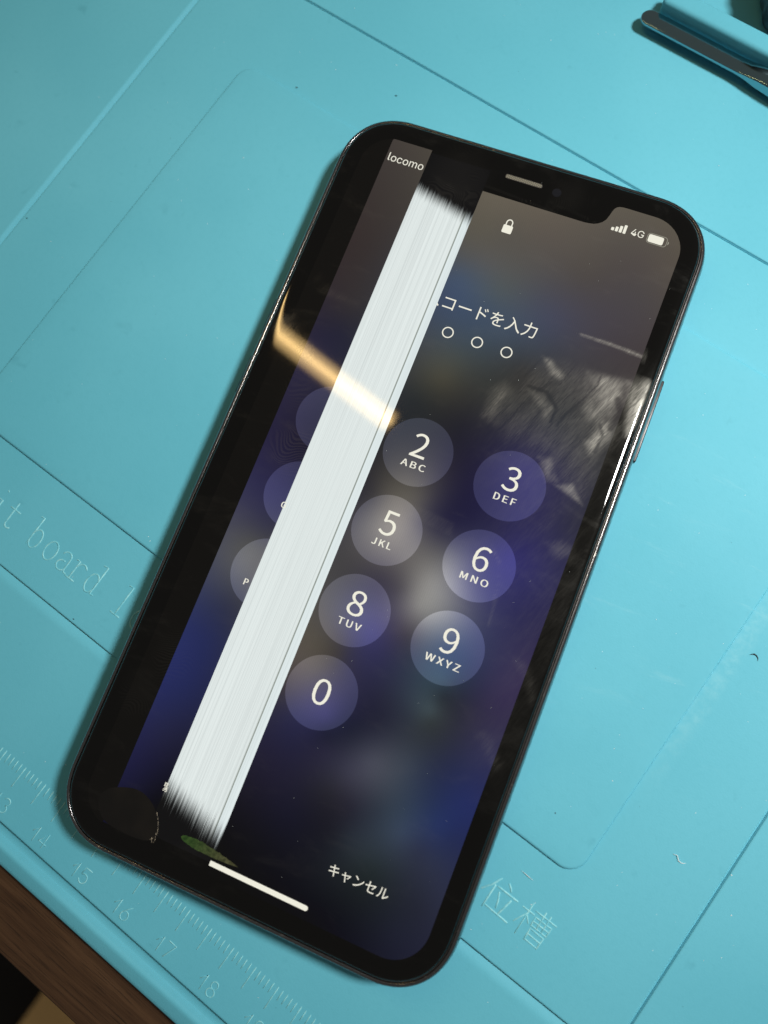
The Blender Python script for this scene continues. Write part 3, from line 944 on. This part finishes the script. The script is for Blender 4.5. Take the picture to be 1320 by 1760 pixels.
# battery
def ring_poly(name, outer, inner, z, mat):
    verts = [(a[0], a[1], z) for a in outer] + [(a[0], a[1], z) for a in inner]
    k = len(outer)
    faces = [(i, (i + 1) % k, k + (i + 1) % k, k + i) for i in range(k)]
    return link(name, mesh_pd(name, verts, faces), mat, display)
ring_poly('battery_outline', rr(24.72, 28.42, 62.25, 64.28, 0.6), rr(24.83, 28.31, 62.36, 64.17, 0.5), Z3, M_OUTL)
flat('battery_charge', [rr(24.98, 27.75, 62.50, 64.03, 0.32)], Z3, M_SYM)
flat('battery_tip', [arc(28.56, 63.26, 0.20, 0.34, -90, 90, 8)], Z3, M_OUTL)
# padlock
LK = (0.38, 55.75)
flat('padlock', [rr(LK[0] - 0.92, LK[0] + 0.92, LK[1], LK[1] + 1.62, 0.24)], Z3, M_SYM)
out_ = [(LK[0] + 0.66, LK[1] + 1.6)] + arc(LK[0], LK[1] + 2.15, 0.66, 0.72, 0, 180, 14) + [(LK[0] - 0.66, LK[1] + 1.6)]
in_ = [(LK[0] + 0.44, LK[1] + 1.6)] + arc(LK[0], LK[1] + 2.15, 0.44, 0.50, 0, 180, 14) + [(LK[0] - 0.44, LK[1] + 1.6)]
verts = [(a[0], a[1], Z3) for a in out_] + [(a[0], a[1], Z3) for a in in_]
k = len(out_)
link('padlock_shackle', mesh_pd('padlock_shackle', verts, [(i, i + 1, k + i + 1, k + i) for i in range(k - 1)]), M_SYM, display)
# home bar: square where the fault cuts it, round at the other end
flat('home_bar', [[(-6.35, -66.98), (11.2, -66.98)] + arc(11.2, -66.56, 0.42, 0.42, -90, 90, 8) + [(-6.35, -66.14)]], Z3, M_SYM)
# green leaf showing through below the band
up, lo = [], []
for i in range(41):
    t = i / 40
    c = -12.6 + 11.0 * t
    wv_ = 0.95 * (math.sin(math.pi * min(1, t ** 0.62)) ** 0.8 if 0 < t < 1 else 0)
    mid = -64.75 - 0.55 * t
    up.append((c, mid + wv_ * (0.75 + 0.25 * random.random())))
    lo.append((c, mid - wv_ * (0.70 + 0.12 * random.random())))
flat('green_leaf', [lo + up[::-1]], Z2, M_LEAF)
# dark blot where the panel bled in the lower left corner, with a chipped pale rim
blot_pts = [(-28.6, -63.9), (-27.2, -62.3), (-24.6, -61.2), (-22.6, -60.8), (-20.6, -61.2), (-18.6, -62.4), (-17.2, -64.2), (-16.6, -65.8), (-16.9, -67.0), (-18.0, -67.9), (-21.0, -68.2), (-26.0, -68.0), (-28.2, -66.0)]
def chaikin(pts, n_):
    for _ in range(n_):
        q = []
        for i in range(len(pts)):
            a, b = pts[i], pts[(i + 1) % len(pts)]
            q += [(a[0] * .75 + b[0] * .25, a[1] * .75 + b[1] * .25), (a[0] * .25 + b[0] * .75, a[1] * .25 + b[1] * .75)]
        pts = q
    return pts
n = NT('bled_panel'); v, x, y, z = n.coord(phone)
M_BLOT = glassy(n, n.mix(n.smooth(n.noise(v, 0.22, 1, 0.4, 0.3), 0.35, 0.8), rgb(0.0008, 0.0007, 0.0006), rgb(0.004, 0.003, 0.002)), base=(0.004, 0.0038, 0.0035), film=False)
o = flat('panel_blot', [chaikin(blot_pts, 2)[::-1]], Z2, M_BLOT); o['label'] = 'dark oval blot bleeding into the lower left corner of the screen'
n = NT('chipped_rim'); v, x, y, z = n.coord(phone)
p = n.principled(Base_Color=n.mix(n.smooth(n.noise(v, 2.2, 3, 0.7), 0.42, 0.62), rgb(0.012, 0.011, 0.009), rgb(0.22, 0.19, 0.14)), Roughness=0.4)
M_RIM = n.surf(p.outputs[0])
rimln = [[(-18.05, -62.9), (-17.25, -64.1), (-16.75, -65.3), (-16.62, -66.1), (-16.9, -66.9), (-17.5, -67.4)], [(-16.9, -65.9), (-16.5, -66.9), (-16.6, -67.5)], [(-17.2, -66.9), (-16.9, -67.6)]]
o = link('chipped_rim', strokes_mesh('chipped_rim', rimln, 0.13, 0.04), M_RIM, display); o.location.z = Z3 * MM

# ---- earpiece, camera
n = NT('earpiece_mesh'); v, x, y, z = n.coord(phone)
wx = n.m('SINE', n.m('MULTIPLY', x, 14.0)); wy = n.m('SINE', n.m('MULTIPLY', y, 14.0))
p = n.principled(Base_Color=n.mix(n.smooth(n.m('MULTIPLY', wx, wy), -0.3, 0.4), rgb(0.07, 0.066, 0.05), rgb(0.19, 0.18, 0.14)), Roughness=0.6, Metallic=0.3)
M_EAR = n.surf(p.outputs[0])
verts, faces = [], []
outer = rr(-3.75, 3.55, 66.30, 67.25, 0.44, 6)
inner = rr(-3.62, 3.42, 66.42, 67.13, 0.34, 6)
k = len(outer)
verts = [(a[0], a[1], 7.71) for a in outer] + [(a[0], a[1], 7.725) for a in inner]
me = mesh_pd('earpiece_rim', verts, [(i, (i + 1) % k, k + (i + 1) % k, k + i) for i in range(k)])
ear = empty('earpiece'); ear.parent = phone
link('slot_rim', me, M_GASKET, ear)
verts = [(a[0], a[1], 7.718) for a in inner]
link('speaker_mesh', mesh_pd('speaker_mesh', verts, [tuple(range(len(inner)))]), M_EAR, ear)
n = NT('camera_lens'); v, x, y, z = n.coord(phone)
p = n.principled(Base_Color=n.mix(n.noise(v, 2.0, 2), rgb(0.002, 0.002, 0.004), rgb(0.004, 0.005, 0.008)), Roughness=0.05, Coat_Weight=1.0)
M_LENS = n.surf(p.outputs[0])
verts, faces = [(6.45, 66.45, 7.76)], []
for j, (r, zz) in enumerate(((0.3, 7.755), (0.6, 7.735), (0.85, 7.71))):
    for i in range(24):
        a = 2 * math.pi * i / 24
        verts.append((6.45 + r * math.cos(a), 66.45 + r * math.sin(a), zz))
for i in range(24): faces.append((0, 1 + i, 1 + (i + 1) % 24))
for j in range(2):
    for i in range(24):
        a = 1 + j * 24
        faces.append((a + i, a + 24 + i, a + 24 + (i + 1) % 24, a + (i + 1) % 24))
link('front_camera', mesh_pd('front_camera', verts, faces), M_LENS, phone, True)

# ------------------------------------------------------------------ the bent steel blade at the top right
n = NT('teal_tinted_steel')
v, x, y, z = n.coord()
br = n.noise(n.vec(n.m('MULTIPLY', x, 0.15), n.m('MULTIPLY', y, 4.0), n.m('MULTIPLY', z, 4.0)), 1.0, 3, 0.6)
p = n.principled(Base_Color=rgb(0.26, 0.40, 0.44), Metallic=1.0, Roughness=n.m('ADD', 0.05, n.m('MULTIPLY', br, 0.10)))  # teal reflection of the mat put into the steel's base colour
M_BLADE = n.surf(p.outputs[0])
path = []   # x, y centre, z centre, width, thickness
for i in range(9):
    t = i / 8
    a = math.pi / 2 * t
    path.append((139.3 + 1.8 * (1 - math.cos(a)), 189.65, 2.0, max(3.8 * math.sin(a), 0.05), 0.45 + 0.4 * t))
path += [(146, 189.64, 2.0, 3.8, 0.85), (155, 189.62, 2.0, 3.8, 0.85), (161.5, 189.6, 2.0, 3.8, 0.9), (163.5, 189.55, 2.05, 3.9, 1.2), (166, 189.45, 2.1, 4.2, 2.1), (170, 189.35, 2.15, 4.6, 2.6), (178, 189.2, 2.2, 5.0, 2.8), (230, 188.8, 2.2, 5.4, 2.8), (262, 188.6, 2.2, 5.4, 2.8)]
verts, faces = [], []
NS = 20
for px, py, pz, wd, th in path:
    for k in range(NS):
        a = 2 * math.pi * k / NS
        ca, sa = math.cos(a), math.sin(a)
        yy = math.copysign(abs(ca) ** 0.22, ca) * wd / 2
        zz = math.copysign(abs(sa) ** 0.4, sa) * th / 2
        tl = math.radians(-5)
        verts.append((px - OX, py + yy * math.cos(tl) - zz * math.sin(tl) - OY, pz + yy * math.sin(tl) + zz * math.cos(tl)))
for j in range(len(path) - 1):
    for k in range(NS):
        faces.append((j * NS + k, (j + 1) * NS + k, (j + 1) * NS + (k + 1) % NS, j * NS + (k + 1) % NS))
faces.append(tuple(range(NS))); faces.append(tuple((len(path) - 1) * NS + k for k in range(NS))[::-1])
bl = link('pry_tool', mesh_pd('pry_tool', verts, faces), M_BLADE, None, True)
tag(bl, 'bright steel pry tool with a rounded flat tip lying along the raised bar, top right', 'tool')

# black handle beyond the bar
n = NT('black_rubber')
v, x, y, z = n.coord()
p = n.principled(Base_Color=n.mix(n.noise(v, 0.8, 3), rgb(0.006, 0.006, 0.007), rgb(0.014, 0.013, 0.013)), Roughness=0.5)
M_RUB = n.surf(p.outputs[0])
ax = Vector((4.6, -5.9, 0)).normalized()
sd = Vector((-ax.y, ax.x, 0))
c0 = Vector((162.2 - OX, 195.2 - OY, 6.05)) + sd * 6.0 - ax * 2.6
verts, faces = [], []
NS = 24
secs = [(0.0, 0.4), (0.1, 3.8), (0.5, 5.2), (1.2, 6.0)] + [(2 + i * 1.5, 6.0 - 0.3 * (i % 2)) for i in range(20)] + [(33, 4.0), (33.1, 0.3)]
for t, r in secs:
    for k in range(NS):
        a = 2 * math.pi * k / NS
        q = c0 - ax * t + sd * (r * math.cos(a)) + Vector((0, 0, r * math.sin(a)))
        verts.append(tuple(q))
for j in range(len(secs) - 1):
    for k in range(NS):
        faces.append((j * NS + k, (j + 1) * NS + k, (j + 1) * NS + (k + 1) % NS, j * NS + (k + 1) % NS))
faces.append(tuple(range(NS))); faces.append(tuple((len(secs) - 1) * NS + k for k in range(NS))[::-1])
hd = link('tool_handle', mesh_pd('tool_handle', verts, faces), M_RUB, None, True)
tag(hd, 'black ribbed tool handle behind the raised bar in the top right corner', 'tool handle')

# ------------------------------------------------------------------ lint, fibres and dust on the mat
n = NT('dark_lint'); v, x, y, z = n.coord()
p = n.principled(Base_Color=n.mix(n.noise(v, 3.0, 2), rgb(0.010, 0.012, 0.016), rgb(0.03, 0.03, 0.035)), Roughness=0.8)
M_LINT = n.surf(p.outputs[0])
n = NT('white_lint'); v, x, y, z = n.coord()
p = n.principled(Base_Color=n.mix(n.noise(v, 3.0, 2), rgb(0.62, 0.72, 0.72), rgb(0.80, 0.84, 0.82)), Roughness=0.8)
M_WLINT = n.surf(p.outputs[0])


def fibre(name, pts, r, z, mat_, label, cat='fibre'):
    verts, faces = [], []
    P = [Vector((a - OX, b - OY, z + (0.12 * math.sin(i * 1.3) + 0.12))) for i, (a, b) in enumerate(pts)]
    for i, q in enumerate(P):
        t = (P[min(i + 1, len(P) - 1)] - P[max(i - 1, 0)]).normalized()
        s = t.cross(Vector((0, 0, 1))).normalized(); u_ = s.cross(t)
        rr_ = r * (0.35 if i in (0, len(P) - 1) else 1.0)
        for k in range(6):
            a = math.pi * k / 3
            verts.append(tuple(q + s * (rr_ * math.cos(a)) + u_ * (rr_ * math.sin(a))))
    for j in range(len(P) - 1):
        for k in range(6):
            faces.append((j * 6 + k, j * 6 + (k + 1) % 6, (j + 1) * 6 + (k + 1) % 6, (j + 1) * 6 + k))
    o = link(name, mesh_pd(name, verts, faces), mat_, None, True)
    return tag(o, label, cat)


fibre('fibre', [(223.4, 93.9), (223.75, 94.35), (224.25, 94.45), (224.75, 94.2), (225.0, 93.7)], 0.085, 0.02, M_LINT, 'small curled black fibre on the mat near the right edge')
fibre('fibre', [(230.6, 58.3), (231.3, 58.5), (231.9, 57.9), (232.6, 57.9), (233.1, 58.3)], 0.06, 0.0, M_WLINT, 'short wavy white fibre on the mat at lower right')
fibre('fibre', [(212.1, 40.7), (213.3, 40.65), (214.5, 40.6)], 0.05, 0.0, M_WLINT, 'straight pale fibre above the moulded characters at lower right')
fibre('crumb', [(87.5, 139.95), (87.9, 140.0)], 0.20, 0.0, M_LINT, 'tiny black crumb on the upper edge of the raised panel, left of the phone top', 'crumb')
fibre('crumb', [(56.95, 84.6), (57.25, 84.55)], 0.20, 0.0, M_LINT, 'tiny black crumb beside the groove at far left', 'crumb')
fibre('crumb', [(106.5, 149.5), (106.95, 149.6)], 0.19, 0.0, M_LINT, 'tiny black crumb on the mat above the phone', 'crumb')
fibre('crumb', [(119.65, 26.3), (119.95, 26.4)], 0.17, 0.0, M_LINT, 'tiny black crumb under the moulded lettering at left', 'crumb')


def dust(name, count, mat_, rmin, rmax, label, box, avoid):
    verts, faces = [], []
    rnd = random.Random(name)
    while count > 0:
        a = rnd.uniform(box[0], box[1]); b = rnd.uniform(box[2], box[3])
        if rnd.random() < avoid * (1 - (a - box[0]) / (box[1] - box[0])): continue
        dx, dy = a - OX, b - OY
        uu = dx * math.cos(PA) + dy * math.sin(PA); vv = -dx * math.sin(PA) + dy * math.cos(PA)
        if abs(uu) < 38 and abs(vv) < 75: continue
        zz = PZ if 75.5 < a < 219.3 and 45.7 < b < 138.2 else 0.0
        r = rnd.uniform(rmin, rmax) * (1 if rnd.random() < 0.85 else 1.8)
        base = len(verts)
        for q in ((1, 0, 0), (-1, 0, 0), (0, 1, 0), (0, -1, 0), (0, 0, 1), (0, 0, -1)):
            k = r * rnd.uniform(0.6, 1.3)
            verts.append((dx + q[0] * k, dy + q[1] * k, zz + q[2] * k * 0.6 + r * 0.3))
        for f in ((0, 2, 4), (2, 1, 4), (1, 3, 4), (3, 0, 4), (2, 0, 5), (1, 2, 5), (3, 1, 5), (0, 3, 5)):
            faces.append(tuple(base + i for i in f))
        count -= 1
    o = link(name, mesh_pd(name, verts, faces), mat_)
    o['label'] = label; o['category'] = 'dust'; o['kind'] = 'stuff'
    return o


dust('pale_dust', 300, M_WLINT, 0.035, 0.085, 'fine pale dust specks scattered over the turquoise mat', (16, 256, -9, 185), 0.8)
dust('dark_dust', 70, M_LINT, 0.03, 0.07, 'fine dark dust specks scattered over the turquoise mat', (16, 256, -9, 185), 0.3)
# dust on the glass
verts, faces = [], []
rnd = random.Random(3)
for _ in range(60):
    u, v = rnd.uniform(-6, 33), rnd.uniform(-68, 68)
    r = rnd.uniform(0.022, 0.048)
    b = len(verts)
    for q in ((1, 0, 0), (-1, 0, 0), (0, 1, 0), (0, -1, 0), (0, 0, 1)):
        verts.append((u + q[0] * r, v + q[1] * r, 7.79 + q[2] * r * 0.7))
    for f in ((0, 2, 4), (2, 1, 4), (1, 3, 4), (3, 0, 4)): faces.append(tuple(b + i for i in f))
o = link('glass_dust', mesh_pd('glass_dust', verts, faces), M_WLINT, phone)
o['kind'] = 'stuff'
